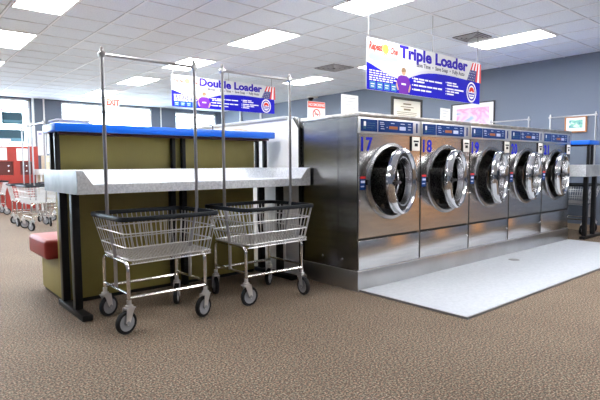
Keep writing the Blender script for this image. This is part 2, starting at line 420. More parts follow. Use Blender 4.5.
def make_door(w, ang):
    """door as one part tree hinged on the right of the porthole; it stands ajar"""
    hx = .745; R_ = hx-DC[0]
    d = bpy.data.objects.new('door', None)
    # ring geometry in hinge coordinates, centre at (-R_,0)
    c = (-R_, -.01, DC[1])
    ring = MB().lathe([(.296, .030), (.302, .0), (.296, -.028), (.280, -.040), (.262, -.036), (.250, -.020), (.246, .03)], c, 'y', 56, closed=True)
    dob = ring.build('door', mat('door_chrome', (.72, .72, .74), .10, 1.0), None, smooth=True)
    dob.parent = w; dob.location = (hx, -.012, 0); dob.rotation_euler.z = math.radians(ang); ORG[dob.name] = (0, 0, 0)
    MB().lathe([(.250, -.012), (.248, .03), (.222, .03), (.224, -.004)], c, 'y', 48, closed=True).build('door_gasket', blackrub, dob, smooth=True)
    MB().lathe([(.224, -.016), (.222, .02), (.212, .045), (.204, .045), (.208, .012), (.212, -.014)], c, 'y', 48, closed=True).build('inner_ring', chrome2, dob, smooth=True)
    MB().lathe([(.207, .04), (.190, .075), (.150, .105), (.09, .125), (0, .132)], c, 'y', 40).build('door_glass', doorglass, dob, smooth=True)
    MB().lathe([(.158, .092), (.150, .088), (.146, .100), (.154, .103)], c, 'y', 40, closed=True).build('bowl_ring', chrome2, dob, smooth=True)
    h = MB().box(-2*R_-.045, -2*R_+.115, -.075, -.055, DC[1]-.014, DC[1]+.010).box(-2*R_+.012, -2*R_+.045, -.058, -.02, DC[1]-.028, DC[1]+.024)
    h.build('door_handle', black, dob, bevel=.004)
    MB().box(-.035, .035, -.03, .03, DC[1]-.10, DC[1]-.05).box(-.035, .035, -.03, .03, DC[1]+.05, DC[1]+.10).build('hinge', chrome2, dob, bevel=.004)
    return dob

proto = make_washer(); make_door(proto, 0)
wl = ['stainless washing machine numbered 17 at the near end of the steel plinth', 'stainless washing machine numbered 18 between machines 17 and 19',
      'stainless washing machine numbered 19 in the middle of the row', 'stainless washing machine numbered 20 between machines 19 and 21',
      'stainless washing machine numbered 21 at the far end of the row']
for i in range(5):
    w = proto if i == 0 else copy_tree(proto)
    w['label'] = wl[i]
    w.location = (PX0+.003+i*PITCH, PY, 0)
    for c in kids(w):
        if c.name.startswith('door') and c.name.split('.')[0] == 'door': c.rotation_euler.z = math.radians((17, 16, 16, 13, 10)[i])
NUMS = []
for i, w in enumerate([o for o in bpy.data.objects if o.name.startswith('washing_machine')]):
    idx = round((w.location.x-PX0)/PITCH)
    ORG[w.name] = (0, 0, 0)
    n = text_obj('number_decal', str(17+idx), .165, .032, -.0008, 1.238, bluelab, w, fit=.148, bold=.005, space=1.08)
    if idx == 0:
        s2 = MB()
        for yy in (.20, .46): s2.lathe([(0, -.006), (.012, -.005), (.016, 0)], (0, yy, .30-.04), 'x', 12)
        s2.build('side_screw', chrome, w, smooth=True)
        B(-.002, 0, .25, .262, .19, 1.52).build('side_seam', steel_side, w)

# partition behind the machines and the white end partition
pt = B(3.155, 7.60, PY+.785, PY+.93, 0, 1.57).build('service_partition', white, loc=(5.38, 3.8, 0)); 
tag(pt, 'low white partition running behind the five washing machines', 'partition')
wp = root('end_partition', (3.25, 6, 0), 'low white partition with grey cap behind the folding table', 'partition')
MB().prism([(3.72, 0), (8.6, 0), (8.6, 1.57), (3.80, 1.57), (3.72, 1.47)], 'x', 3.128, 3.150).build('side_panel', white, wp)
B(3.152, 3.26, 3.885, 8.6, 0, 1.56).build('core', white, wp)
B(3.10, 3.28, 3.89, 8.6, 1.572, 1.602).build('cap', mat('pale_grey_cap', (.55, .57, .60), .4), wp, bevel=.005)
MB().prism([(3.70, 0), (3.718, 0), (3.718, 1.47), (3.80, 1.572), (3.782, 1.585), (3.70, 1.475)], 'x', 3.128, 3.149).build('edge_gap_strip', black, wp)  # black strip drawn in for the dark gap between partition and washer

# notices standing on the partition behind the machines
YN = 3.80
def stand_sign(name, x0, x1, z1, label, cat, tilt=0, group=None):
    r_ = root(name, ((x0+x1)/2, YN, 1.57), label, cat, group)
    return r_
s1 = stand_sign('warning_sign', 3.32, 3.56, 1.75, 'white no smoking sign with red band on top of the washers', 'sign')
B(3.32, 3.56, YN-.003, YN+.003, 1.57, 1.758).build('board', paper, s1)
B(3.324, 3.556, YN-.005, YN-.003, 1.695, 1.755).build('red_band', mat('coral_red', (.85, .12, .09), .5), s1)
text_obj('lettering', 'NO SMOKING', .040, 3.44, YN-.0055, 1.712, glyph, s1, sx=.86, align='CENTER', bold=.0006)
nm = MB().lathe([(.042, -.0045), (.052, -.0045), (.052, -.003), (.042, -.003)], (3.44, YN, 1.632), 'y', 28, closed=True)
nm.add([(3.405, YN-.0045, 1.66), (3.412, YN-.0045, 1.668), (3.475, YN-.0045, 1.604), (3.468, YN-.0045, 1.597)], [(0, 1, 2, 3)])
nm.build('prohibition_symbol', red, s1)
B(3.412, 3.47, YN-.0042, YN-.003, 1.628, 1.637).build('cigarette_symbol', black, s1)
def notice(x0, x1, z1, label):
    r_ = root('paper_notice', ((x0+x1)/2, YN, 1.57), label, 'notice', 'paper notices on the machines')
    B(x0, x1, YN-.003, YN+.003, 1.57, z1).build('sheet', paper, r_)
    t = MB(); zz = z1-.035; k = 0
    while zz > 1.60:
        t.box(x0+.04+.02*(k % 2), x1-.04-.03*(k % 3), YN-.004, YN-.003, zz-.003, zz+.003); zz -= .035; k += 1
    t.build('printed_lines', mat('faint_grey_print', (.45, .46, .48), .6), r_)
notice(3.80, 4.06, 1.868, 'white printed notice standing above the left of machine 17')
notice(5.62, 5.84, 1.845, 'small white notice standing above machine 18, beside the certificate')
fr = root('certificate_frame', (4.9, YN, 1.57), 'black framed cream certificate standing above machine 18', 'picture frame')
x0, x1, z0, z1 = 4.63, 5.22, 1.57, 1.915
MB().box(x0, x1, YN-.012, YN+.01, z0, z0+.03).box(x0, x1, YN-.012, YN+.01, z1-.03, z1).box(x0, x0+.03, YN-.012, YN+.01, z0+.03, z1-.03).box(x1-.03, x1, YN-.012, YN+.01, z0+.03, z1-.03).build('frame', frame_bk, fr)
B(x0+.03, x1-.03, YN-.002, YN+.008, z0+.03, z1-.03).build('certificate_sheet', mat('cream_paper', (.85, .82, .72), .6), fr)
t = MB()
for (a, b_, zz, h_) in ((.22, .37, .27, .008), (.17, .42, .235, .004), (.23, .36, .205, .01), (.10, .48, .17, .003), (.10, .48, .15, .003), (.12, .46, .13, .003), (.12, .25, .08, .003), (.34, .47, .08, .003)):
    t.box(x0+a, x0+b_, YN-.004, YN-.002, z0+zz-h_, z0+zz+h_)
t.build('printed_lines', mat('brown_print', (.25, .20, .12), .6), fr)

# pictures on the right wall
def wall_frame(name, y0, y1, z0, z1, fm, fwid, label, art):
    r_ = root(name, (XR, (y0+y1)/2, z0), label, 'picture')
    X = XR
    MB().box(X-.03, X, y0, y1, z0, z0+fwid).box(X-.03, X, y0, y1, z1-fwid, z1).box(X-.03, X, y0, y0+fwid, z0+fwid, z1-fwid).box(X-.03, X, y1-fwid, y1, z0+fwid, z1-fwid).build('frame', fm, r_)
    B(X-.015, X-.002, y0+fwid, y1-fwid, z0+fwid, z1-fwid).build('mat_board', paper, r_)
    return r_
pk = wall_frame('floral_picture', 4.82, 5.74, 1.62, 2.30, frame_bk, .02, 'large black framed picture in pink above machine 19', None)
B(XR-.018, XR-.015, 4.93, 5.63, 1.72, 2.20).build('artwork', picture_mat('pink_art', [(.3, (.85, .62, .72)), (.45, (.80, .30, .52)), (.55, (.82, .55, .68)), (.68, (.30, .42, .72))], 2.2, .8), pk)
ld = wall_frame('landscape_picture', 3.215, 3.555, 1.625, 1.89, frame_or, .018, 'orange wood framed green landscape picture on the right wall', None)
B(XR-.018, XR-.015, 3.28, 3.49, 1.70, 1.83).build('artwork', picture_mat('green_art', [(.35, (.10, .35, .40)), (.5, (.25, .60, .45)), (.65, (.70, .85, .75))], 3, .6), ld)

# ---------------------------------------------------------------- folding table island
def make_island(x0, x1, loc_label, full=True):
    it = root('folding_table', ((x0+x1)/2, 4.0, 0), loc_label, 'table', 'folding tables')
    # tray top: height field with raised ends and raised back
    xs = [x0, x0+.030, x0+.040, x0+.085, x0+.105, x0+.14, x1-.14, x1-.115, x1-.045, x1-.02, x1]
    def hx(x):
        d = min(x-x0, x1-x)
        return 1.0 if d <= .0401 else (0.0 if d >= .1049 else 1-(d-.04)/.065)
    ys = [3.55, 3.56, 3.585, 3.98, 4.01, 4.05, 4.41, 4.42]
    def hy(y): return 0.0 if y < 3.99 else (.45 if y < 4.02 else 1.0)
    def hz(x, y): return .993 + .097*max(hx(x), hy(y)) - (.004 if y < 3.555 else 0)
    nx, ny = len(xs), len(ys)
    vs = [(x, y, hz(x, y)) for x in xs for y in ys] + [(x, y, .922) for x in xs for y in ys]
    idx = lambda i, j, b=0: b*nx*ny + i*ny + j
    fs = []
    for i in range(nx-1):
        for j in range(ny-1):
            fs.append((idx(i, j), idx(i+1, j), idx(i+1, j+1), idx(i, j+1))); fs.append((idx(i, j, 1), idx(i, j+1, 1), idx(i+1, j+1, 1), idx(i+1, j, 1)))
    for i in range(nx-1):
        fs.append((idx(i, 0), idx(i, 0, 1), idx(i+1, 0, 1), idx(i+1, 0))); fs.append((idx(i, ny-1), idx(i+1, ny-1), idx(i+1, ny-1, 1), idx(i, ny-1, 1)))
    for j in range(ny-1):
        fs.append((idx(0, j), idx(0, j+1), idx(0, j+1, 1), idx(0, j, 1))); fs.append((idx(nx-1, j), idx(nx-1, j, 1), idx(nx-1, j+1, 1), idx(nx-1, j+1)))
    MB().add(vs, fs).build('worktop', counterm, it, smooth=True)
    # T-leg frames
    for xx in (x0+.045, x1-.14):
        lg = MB().box(xx, xx+.055, 3.855, 3.92, .045, .922).build('leg', black, it, bevel=.004)
        MB().box(xx, xx+.055, 4.17, 4.235, .045, .922).build('leg', black, it, bevel=.004)
        MB().box(xx-.01, xx+.065, 3.66, 4.29, 0, .045).build('foot', black, it, bevel=.008)
    for xx in (x0+.99, x0+1.10): B(xx, xx+.05, 4.19, 4.25, 0, .922).build('leg', black, it, bevel=.004)
    for xx, e_ in ((x0, -1), (x1, 1)):
        B(xx-.002, xx+.002, 3.552, 4.418, .924, 1.088).build('end_cap', counterend, it)
    if full:
        B(x0+.075, x1-.18, 4.245, 4.40, .03, .922).build('lower_panel', olive, it)
        B(x0+.08, x1-.185, 4.25, 4.395, 0, .03).build('kick_board', black, it)
    # upper rack
    if full: B(x0+.045, x1-.195, 4.20, 4.225, 1.09, 1.365).build('upper_panel', olive, it)
    for xx in (x0+.012, x1-.13):
        for yy in (4.13, 4.27): B(xx, xx+.035, yy-.02, yy+.02, 1.09, 1.38).build('upright_post', black, it, bevel=.003)
    for xx in (x0+.992, x0+1.092): B(xx, xx+.035, 4.15, 4.19, 1.09, 1.38).build('upright_post', black, it, bevel=.003)
    B(x0+.03, x1-.11, 4.06, 4.32, 1.362, 1.38).build('shelf_rail', maroon, it)
    B(x0-.015, x1-.085, 3.985, 4.355, 1.38, 1.442).build('shelf', bluesh, it, bevel=.008)
    return it
isl = make_island(1.02, 3.135, 'long speckled grey folding table with blue shelf, beside machine 17')
isl2 = make_island(1.02, 3.135, 'far folding table end beyond machine 21, by the right wall', False)
# turned a quarter: its long side runs along the right wall; near end at y=2.76
isl2.rotation_euler.z = PI/2
isl2.location = (8.18-.155+.05, 2.76+ (3.135-1.02)/2, 0)

# bench behind the table
bn = root('bench_seat', (2.0, 4.7, 0), 'red vinyl bench seat on olive base behind the folding table', 'bench')
B(1.0, 2.90, 4.415, 5.0, .345, .512).build('cushion', vinyl, bn, bevel=.035, segs=4)
B(1.095, 2.88, 4.405, 4.95, .03, .345).build('base', olive, bn)
B(1.11, 2.87, 4.41, 4.94, 0, .03).build('kick_board', black, bn)

# things on the blue shelf
ZS = 1.442
for k, (x0, x1, y0, y1, th, rz, mt, lb) in enumerate(((-.13, .13, -.10, .10, .012, .06, mat('magazine_grey', (.45, .47, .50), .4), 'grey magazine at the bottom of the stack on the blue shelf'),
        (-.11, .11, -.095, .095, .010, -.08, mat('magazine_dark', (.10, .11, .12), .4), 'dark magazine in the middle of the stack on the blue shelf'),
        (-.14, .13, -.10, .10, .012, .03, paper, 'white magazine on top of the stack on the blue shelf'))):
    z0 = ZS + sum((.012, .010, .012)[:k])
    r_ = root('magazine', (1.17, 4.15, z0), lb, 'magazine', 'magazines on the blue shelf', rz=rz, local=True)
    B(x0, x1, y0, y1, 0, .001).box(x0, x1, y0, y1, th-.001, th).box(x0, x0+.002, y0, y1, .001, th-.001).build('cover', mt, r_)
    B(x0+.002, x1-.002, y0+.002, y1-.002, .001, th-.001).build('pages', paper, r_)
bk = MB().tube(fillet([(2.22, 4.16, ZS), (2.22, 4.16, ZS+.055), (2.44, 4.16, ZS+.055), (2.44, 4.16, ZS)], .01), .005, 6)
bk.tube(fillet([(2.22, 4.26, ZS+.005), (2.22, 4.16, ZS+.005), (2.44, 4.16, ZS+.005), (2.44, 4.26, ZS+.005)], .01), .004, 6)
tag(bk.build('wire_holder', black, loc=(2.33, 4.2, ZS), smooth=True), 'low black wire holder standing on the blue shelf', 'wire holder')
cv = []; nx, ny = 12, 6
for i in range(nx+1):
    for j in range(ny+1):
        u, v = i/nx, j/ny
        e = math.sin(PI*u)**.35*math.sin(PI*v)**.35
        cv.append((2.62+.33*u, 4.05+.20*v, ZS+.004+e*(.035+.012*math.sin(5*u+2)+.006*math.sin(9*v+4*u))))
fs = [(i*(ny+1)+j, (i+1)*(ny+1)+j, (i+1)*(ny+1)+j+1, i*(ny+1)+j+1) for i in range(nx) for j in range(ny)]
N0 = len(cv); cv += [(x, y, ZS+.001) for x, y, z in cv]
fs += [tuple(N0+i for i in f[::-1]) for f in fs]
per = [i*(ny+1) for i in range(nx+1)] + [nx*(ny+1)+j for j in range(1, ny+1)] + [i*(ny+1)+ny for i in range(nx-1, -1, -1)] + [j for j in range(ny-1, 0, -1)]
fs += [(per[k], per[(k+1) % len(per)], N0+per[(k+1) % len(per)], N0+per[k]) for k in range(len(per))]
tag(MB().add(cv, fs).build('folded_cloth', cloth, loc=(2.78, 4.15, ZS), smooth=True), 'tan folded cloth lying at the right end of the blue shelf', 'cloth')

# ---------------------------------------------------------------- laundry carts
def lerp(a, b, t): return a+(b-a)*t
def make_cart():
    """origin on the floor at the centre of the wheels, long side along x"""
    c = root('laundry_cart', (0, 0, 0), 'x', 'laundry cart', 'wire laundry carts', local=True)
    TX0, TX1, TY, TZ = -.345, .375, .31, .775      # rim
    BX0, BX1, BY = -.275, .335, .245               # floor
    zb = lambda x: lerp(.487, .495, (x-BX0)/(BX1-BX0))
    def rect(t, n=6, r=.06):                       # t: 0 rim .. 1 floor
        x0, x1, y = lerp(TX0, BX0, t), lerp(TX1, BX1, t), lerp(TY, BY, t)
        P = []
        for (x, yy) in ((x0, -y), (x1, -y), (x1, y), (x0, y)):
            zz = lerp(TZ, zb(lerp(BX0, BX1, (x-x0)/(x1-x0))), t); P.append((x, yy, zz))
        return fillet(P, r, n, closed=True)
    bk_ = MB()
    for t in (.36, .70, 1.0): bk_.tube(rect(t), .0050, 6, closed=True)
    nx, ny = 17, 10
    for k in range(nx+1):
        u = (k+.0)/nx
        for s_ in (-1, 1):
            bk_.tube([(lerp(TX0+.04, TX1-.04, u), s_*TY, TZ), (lerp(BX0+.03, BX1-.03, u), s_*BY, zb(lerp(BX0+.03, BX1-.03, u)))], .0033, 5)
    for k in range(ny+1):
        v = -1+2*k/ny
        for (tx, bx) in ((TX0, BX0), (TX1, BX1)):
            bk_.tube([(tx, v*(TY-.03), TZ), (bx, v*(BY-.02), zb(bx))], .0033, 5)
    bk_.build('basket', wire, c, smooth=True)
    bf = MB()
    for k in range(23):
        u = k/22; x = lerp(BX0, BX1, u); bf.tube([(x, -BY, zb(x)), (x, BY, zb(x))], .0034, 4)
    for k in range(12):
        y = lerp(-BY, BY, k/11); bf.tube([(BX0, y, zb(BX0)), (BX1, y, zb(BX1))], .0034, 4)
    for s_ in (-1, 1):
        for k in range(32):
            x = lerp(BX0+.01, BX1-.01, k/31); x2 = lerp(BX0+.01, BX1-.01, min(1, (k+.5)/31))
            bf.tube([(x, s_*(BY+.003), zb(x)+.002), (x2, s_*(BY+.003), zb(x)-.024)], .0022, 4)
            bf.tube([(x2, s_*(BY+.003), zb(x)-.024), (min(BX1, x2+.01), s_*(BY+.003), zb(x)+.002)], .0022, 4)
        bf.tube([(BX0, s_*(BY+.003), zb(BX0)-.024), (BX1, s_*(BY+.003), zb(BX1)-.024)], .0036, 5)
    bf.build('basket_floor', wire, c, smooth=True)
    rm = []
    MB_r = MB(); P = rect(0, 8, .075); pts = [Vector(p) for p in P]; N = len(pts)
    prof = [(-.014, -.020), (.014, -.020), (.017, -.004), (.012, .010), (-.012, .010), (-.017, -.004)]
    vs = []
    for i, p in enumerate(pts):
        t = (pts[(i+1) % N]-pts[i-1]).normalized(); nrm = Vector((t.y, -t.x, 0)).normalized()
        vs += [p+nrm*a+Vector((0, 0, b_)) for a, b_ in prof]
    n = len(prof); MB_r.add(vs, [(i*n+k, i*n+(k+1) % n, ((i+1) % N)*n+(k+1) % n, ((i+1) % N)*n+k) for i in range(N) for k in range(n)])
    MB_r.build('rim', rimmat, c, smooth=True)
    # inverted U side frames: legs
    FX0, FX1, FY = -.285, .290, .232
    for x in (FX0, FX1):
        zt = zb(x)-.016
        fr_ = MB().tube(fillet([(x, -FY, .185), (x, -FY, zt), (x, FY, zt), (x, FY, .185)], .06, 6), .0125, 10)
        fr_.build('leg_frame', tubem, c, smooth=True)
        MB().tube([(x, -FY, .262), (x, FY, .262)], .0095, 8).build('cross_brace', tubem, c, smooth=True)
    for s_ in (-1, 1): MB().tube([(FX0, s_*FY, .235), (FX1, s_*FY, .235)], .0115, 8).build('long_brace', tubem, c, smooth=True)
    # casters, each with its origin on the swivel
    for k, (x, y, a) in enumerate(((FX0, -FY, 196), (FX1, -FY, 202), (FX0, FY, 22), (FX1, FY, 235))):
        f = MB(); f.lathe([(0, .225), (.016, .222), (.016, .19), (.027, .188), (.027, .172), (0, .170)], (0, 0, 0), 'z', 14)
        for s_ in (-1, 1):
            f.prism([(-.030, .172), (.034, .172), (.040, .128), (.046, .080), (.030, .060), (.012, .078), (-.012, .138)], 'y', s_*.024-.002, s_*.024+.002)
        f.box(-.034, .034, -.026, .026, .168, .174)
        co = f.build('caster', steel_lt, c, smooth=True); co.location = (x, y, 0); co.rotation_euler.z = math.radians(a)
        cx_ = .028; R_ = .077
        MB().lathe([(R_-.020, -.014), (R_-.004, -.016), (R_, -.009), (R_, .009), (R_-.004, .016), (R_-.020, .014)], (cx_, 0, R_), 'y', 28, closed=True).build('tire', blackrub, co, smooth=True)
        MB().lathe([(0, -.028), (.012, -.028), (.014, -.012), (.045, -.010), (R_-.018, -.014), (R_-.018, .014), (.045, .010), (.014, .012), (.012, .028), (0, .028)], (cx_, 0, R_), 'y', 24).build('hub', hubm, co, smooth=True)
    # rack
    for s_, x, xb in ((-1, TX0+.015, FX0+.0), (1, TX1-.015, FX1+.0)):
        po = MB().tube([(xb, 0, .262), (xb, 0, zb(xb)-.01), (x, 0, TZ+.02), (x, 0, 1.905)], .0125, 10)
        po.build('rack_pole', polem, c, smooth=True)
    xa, xb = TX0+.015, TX1-.015
    MB().tube([(xa-.005, 0, 1.868), (xb+.005, 0, 1.868)], .0115, 10).build('rack_bar', polem, c, smooth=True)
    for x in (xa, xb):
        cl = MB(); cl.lathe([(0, -.02), (.022, -.018), (.024, 0), (.022, .018), (0, .02)], (x, 0, 1.868), 'y', 14); cl.lathe([(.0125, 0), (.010, .012), (0, .016)], (x, 0, 1.905), 'z', 10)
        cl.build('rack_fitting', polem, c, smooth=True)
    return c
cart = make_cart()
carts = [(1.515, 3.462, 0, 'wire laundry cart in front of the folding table, left of the two'),
         (2.455, 3.462, 0, 'wire laundry cart beside the washing machines, right of the two'),
         (2.18, 9.75, PI/2+.06, 'distant wire laundry cart nearest the left end of the folding table'),
         (2.16, 10.68, PI/2-.05, 'distant wire laundry cart, middle one by the red cabinet'),
         (1.95, 13.4, PI/2, 'farthest wire laundry cart standing against the red cabinet'),
         (2.9, 11.3, PI/2+.1, 'distant wire laundry cart half hidden by the grey table end'),
         (8.56, 3.30, PI/2, 'wire laundry cart between the far folding table and right wall'),
         (8.56, 4.35, PI/2, 'wire laundry cart along the right wall, hidden but for its rack')]
for i, (x, y, a, lb) in enumerate(carts):
    c = cart if i == 0 else copy_tree(cart)
    if i: 
        for n_, q in enumerate([q for q in kids(c) if q.name.startswith('caster')]): q.rotation_euler.z += (0, 2.9, -.3, .4, 1.1, -.6, 2.2, .9)[(n_*3+i) % 8]
    c.location = (x, y, 0); c.rotation_euler.z = a; c['label'] = lb

# ---------------------------------------------------------------- hanging signs
def lerp_(a, b, t): return a+(b-a)*t
def hanging_sign(x0, y, z0, Hh, title, tsize, tsx, tx, sub, label, person_dx=0):
    """printed board, 2.26 wide"""
    L = 2.262; s = root('hanging_sign', (x0+L/2, y, z0), label, 'sign', 'hanging signs above the washers')
    k = Hh/.545
    def P(u, v): return (x0+u, z0+v*k)
    B(x0, x0+L, y, y+.012, z0, z0+Hh).build('board', mat('sign_board_white', (.70, .70, .73), .5, spec=.2), s)
    e = [0.001]
    def poly(name, pts, m_, d):
        pts = [P(u, v) for u, v in pts]; n = len(pts)
        o_ = MB().add([(a, y-d, b_) for a, b_ in pts], [tuple(range(n))])
        return o_.build(name, m_, s)
    # lower blue field with its wave
    top = [(0.0, .285)] + [(u, .285-.13*math.sin(min(1, u/.62)*PI/2)**1.2) for u in (.08, .18, .28, .38, .5, .6)] + [(.70, .178), (.80, .215), (.95, .258), (1.10, .283), (1.25, .296), (1.45, .303), (1.65, .302), (1.9, .292), (2.262, .290)]
    v_ = [(u, 0.0) for u, _ in top]
    fld = MB()
    for (a, b_) in zip(range(len(top)-1), range(1, len(top))):
        q = [P(*top[a]), P(*top[b_]), P(top[b_][0], 0), P(top[a][0], 0)]
        fld.add([(p[0], y-.0006, p[1]) for p in q], [(0, 1, 2, 3)])
    fld.build('blue_field', royal, s)
    arc = MB()
    for (a, b_) in zip(range(len(top)-1), range(1, len(top))):
        w1, w2 = .035*math.sin(PI*a/(len(top)-1)), .035*math.sin(PI*b_/(len(top)-1))
        q = [(top[a][0], top[a][1]+w1), (top[b_][0], top[b_][1]+w2), top[b_], top[a]]; q = [P(*t_) for t_ in q]
        arc.add([(p[0], y-.0012, p[1]) for p in q], [(0, 1, 2, 3)])
    arc.build('pale_wave', mat('pale_grey_print', (.62, .62, .72), .4), s)
    poly('cloud_print', [(.03, .33), (.10, .31), (.25, .32), (.40, .325), (.52, .35), (.50, .39), (.42, .40), (.33, .385), (.24, .405), (.15, .385), (.08, .395), (.03, .37)], cyan, .0008)
    text_obj('script_lettering', 'Repeat', .115*k, x0+.03, y-.001, z0+.425*k, redscript, s, sx=.66, shear=.25, bold=.004)
    text_obj('script_lettering', 'One', .105*k, x0+.385, y-.001, z0+.415*k, redscript, s, sx=.66, shear=.25, bold=.004)
    sun = MB(); sun.disc((x0+.305, y-.001, z0+.455*k), .052, 'y', 16)
    for q in range(10):
        a = 2*PI*q/10; ca, sa = math.cos(a), math.sin(a)
        sun.add([(x0+.305+r*ca-t*sa, y-.001, z0+.455*k+r*sa+t*ca) for r, t in ((.055, -.012), (.055, .012), (.082, 0))], [(0, 1, 2)])
    sun.build('sun_print', yellow, s)
    text_obj('title_lettering', title, tsize*k, x0+tx, y-.001, z0+.405*k, purple, s, fit=1.41, bold=.0075)
    text_obj('subtitle_lettering', sub, .066*k, x0+(.86 if title[0] == 'T' else .60), y-.001, z0+.335*k, grey_txt, s, fit=(1.02 if title[0] == 'T' else 1.28), bold=.0015)
    body = MB()
    for q, (a, b_, v) in enumerate(((.04, .40, .205), (.04, .50, .180), (.04, .47, .155), (.04, .51, .130), (.04, .44, .107))):
        u = a
        while u < b_:
            ln = random.uniform(.03, .07); body.box(x0+u, x0+min(b_, u+ln), y-.0022, y-.0012, z0+(v-.006)*k, z0+(v+.006)*k); u += ln+.014
    body.build('small_print', glyph, s)
    sq = MB()
    for q in range(4): sq.box(x0+.045+q*.118, x0+.045+q*.118+.095, y-.0022, y-.0012, z0+.015*k, z0+.090*k)
    sq.build('square_icons', sqm, s)
    ic = MB()
    for q in range(4): ic.box(x0+.062+q*.118, x0+.122+q*.118, y-.003, y-.0022, z0+.060*k, z0+.068*k).box(x0+.065+q*.118, x0+.115+q*.118, y-.003, y-.0022, z0+.035*k, z0+.042*k)
    ic.build('icon_print', glyph, s)
    lines = [('EASY CLEAN AND RINSE OPTIONS', .78, .185), ('  IN MINUTES', .78, .155), ('LESS DRYING, EXTRA FAST SPIN', .78, .110), ('SELECT WASH CYCLE', .78, .060), ('LARGE LOAD', 1.46, .205), ('  READY SOONER', 1.46, .175), ('QUILTS, COMFORTERS', 1.46, .130), ('AND RUGS WASH', 1.46, .098), ('CLEANER', 1.46, .066)]
    bl = MB()
    for (t_, u, v) in lines:   # worn capitals too small to read in the photo: dashes of word length
        uu = u+.03
        for wd in t_.split():
            ln = len(wd)*.021
            bl.box(x0+uu, x0+uu+ln, y-.0022, y-.0012, z0+v*k, z0+(v+.018)*k); uu += ln+.016
        if not t_.startswith(' '): bl.box(x0+u, x0+u+.014, y-.0022, y-.0012, z0+(v+.002)*k, z0+(v+.016)*k)
    bl.build('bullet_print', glyph, s)
    # printed attendant in a purple shirt
    px = x0+.62+person_dx
    def pp(name, pts, m_, d): n = len(pts); return MB().add([(px+a, y-d, z0+b_*k) for a, b_ in pts], [tuple(range(n))]).build(name, m_, s)
    pp('shirt_print', [(-.085, .0), (-.08, .10), (-.105, .09), (-.125, .13), (-.095, .185), (-.05, .205), (.05, .205), (.095, .185), (.125, .12), (.10, .085), (.085, .10), (.09, .0)], shirt, .003)
    am = MB().add([(px+a, y-.0036, z0+b_*k) for a, b_ in ((-.125, .13), (-.105, .09), (-.085, .04), (-.105, .03), (-.135, .09))], [(0, 1, 2, 3, 4)])
    am.add([(px+a, y-.0036, z0+b_*k) for a, b_ in ((.125, .12), (.10, .085), (.085, .03), (.105, .02), (.135, .08))], [(0, 1, 2, 3, 4)])
    if person_dx == 0: pass
    else: am.add([(px+a, y-.0036, z0+b_*k) for a, b_ in ((-.12, .13), (-.20, .20), (-.30, .235), (-.32, .26), (-.24, .27), (-.18, .235), (-.10, .17))], [(0, 1, 2, 3, 4, 5, 6)])
    am.disc((px, y-.0038, z0+.245*k), .036, 'y', 18); am.build('skin_print', skin, s)
    hr = MB().add([(px+.042*math.cos(a), y-.0042, z0+.256*k+.038*math.sin(a)) for a in [PI*t_/10-.15 for t_ in range(0, 13)]], [tuple(range(13))]); hr.build('hair_print', hair, s)
    B(px-.04, px+.04, y-.0042, y-.0036, z0+.10*k, z0+.118*k).build('shirt_logo', glyph, s)
    # flag
    bx, by = 1.955, .285
    q = lambda u, v: (x0+2.262-.30+u*.30 + (v-.5)*.02, z0+(.285+v*.245)*k)
    def tilt(u, v):  # slanting flag, canton at the lower left
        bx_, bz_ = 1.94+.345*u, .292-.012*u; tx_, tz_ = 2.07+.206*u, .530
        return (x0+lerp_(bx_, tx_, v), z0+lerp_(bz_, tz_, v)*k)
    fl = MB(); fs_ = MB()
    for r in range(7):
        a, b_ = r/7, (r+1)/7
        pts = [tilt(a, 0), tilt(b_, 0), tilt(b_, 1), tilt(a, 1)]
        (fl if r % 2 == 0 else fs_).add([(p[0], y-.003, p[1]) for p in pts], [(0, 1, 2, 3)])
    fl.build('flag_stripes', red, s); fs_.build('flag_white_stripes', glyph, s)
    cn = [tilt(-.01, -.01), tilt(.58, -.01), tilt(.58, .58), tilt(-.01, .58)]
    MB().add([(p[0], y-.0036, p[1]) for p in cn], [(0, 1, 2, 3)]).build('flag_canton', mat('canton_blue', (.03, .03, .20), .4), s)
    st_ = MB()
    for a in range(4):
        for b_ in range(4):
            p = tilt(.06+a*.13, .05+b_*.14); st_.disc((p[0], y-.0042, p[1]), .006, 'y', 6)
    st_.build('flag_stars', glyph, s)
    # oval badge
    def oval(rx, rz, d, name, m_):
        return MB().add([(x0+2.05+rx*math.cos(2*PI*t_/32), y-d, z0+(.142+rz*math.sin(2*PI*t_/32))*k) for t_ in range(32)], [tuple(range(32))]).build(name, m_, s)
    oval(.118, .132, .0048, 'badge_print', glyph); oval(.098, .110, .0054, 'badge_ring', purple)
    oval(.078, .088, .0060, 'badge_center', glyph)
    MB().add([(x0+2.05+a, y-.0066, z0+(.142+b_)*k) for a, b_ in ((-.065, .005), (-.05, .045), (-.02, .065), (.02, .065), (.05, .045), (.065, .005), (.03, .0), (0, .02), (-.03, .0))], [tuple(range(9))]).build('badge_red_shape', redscript, s)
    B(x0+1.985, x0+2.115, y-.0066, y-.006, z0+.112*k, z0+.132*k).box(x0+2.0, x0+2.10, y-.0066, y-.006, z0+.085*k, z0+.098*k).build('badge_lettering', purple, s)
    for u in (.03, L/2+.05, L-.06):
        MB().tube([(x0+u, y+.006, z0+Hh-.01), (x0+u, y+.006, H)], .0035, 6).build('hanging_rod', edgem if u > .1 else steel_lt, s, smooth=True)
    return s
hanging_sign(4.0, 3.62, 1.918, .548, 'Triple Loader', .185, 1.19, .545, 'Save Time  \u2022  Save Soap  \u2022  Fully Auto', 'blue and white hanging sign reading Triple Loader above the washers')
hanging_sign(3.985, 8.18, 2.157, .555, 'Double Loader', .185, 1.13, .545, 'Save Money  \u2022  Save Time  \u2022  Save Soap  \u2022  Fully Auto', 'blue and white hanging sign reading Double Loader, farther back', person_dx=.02)

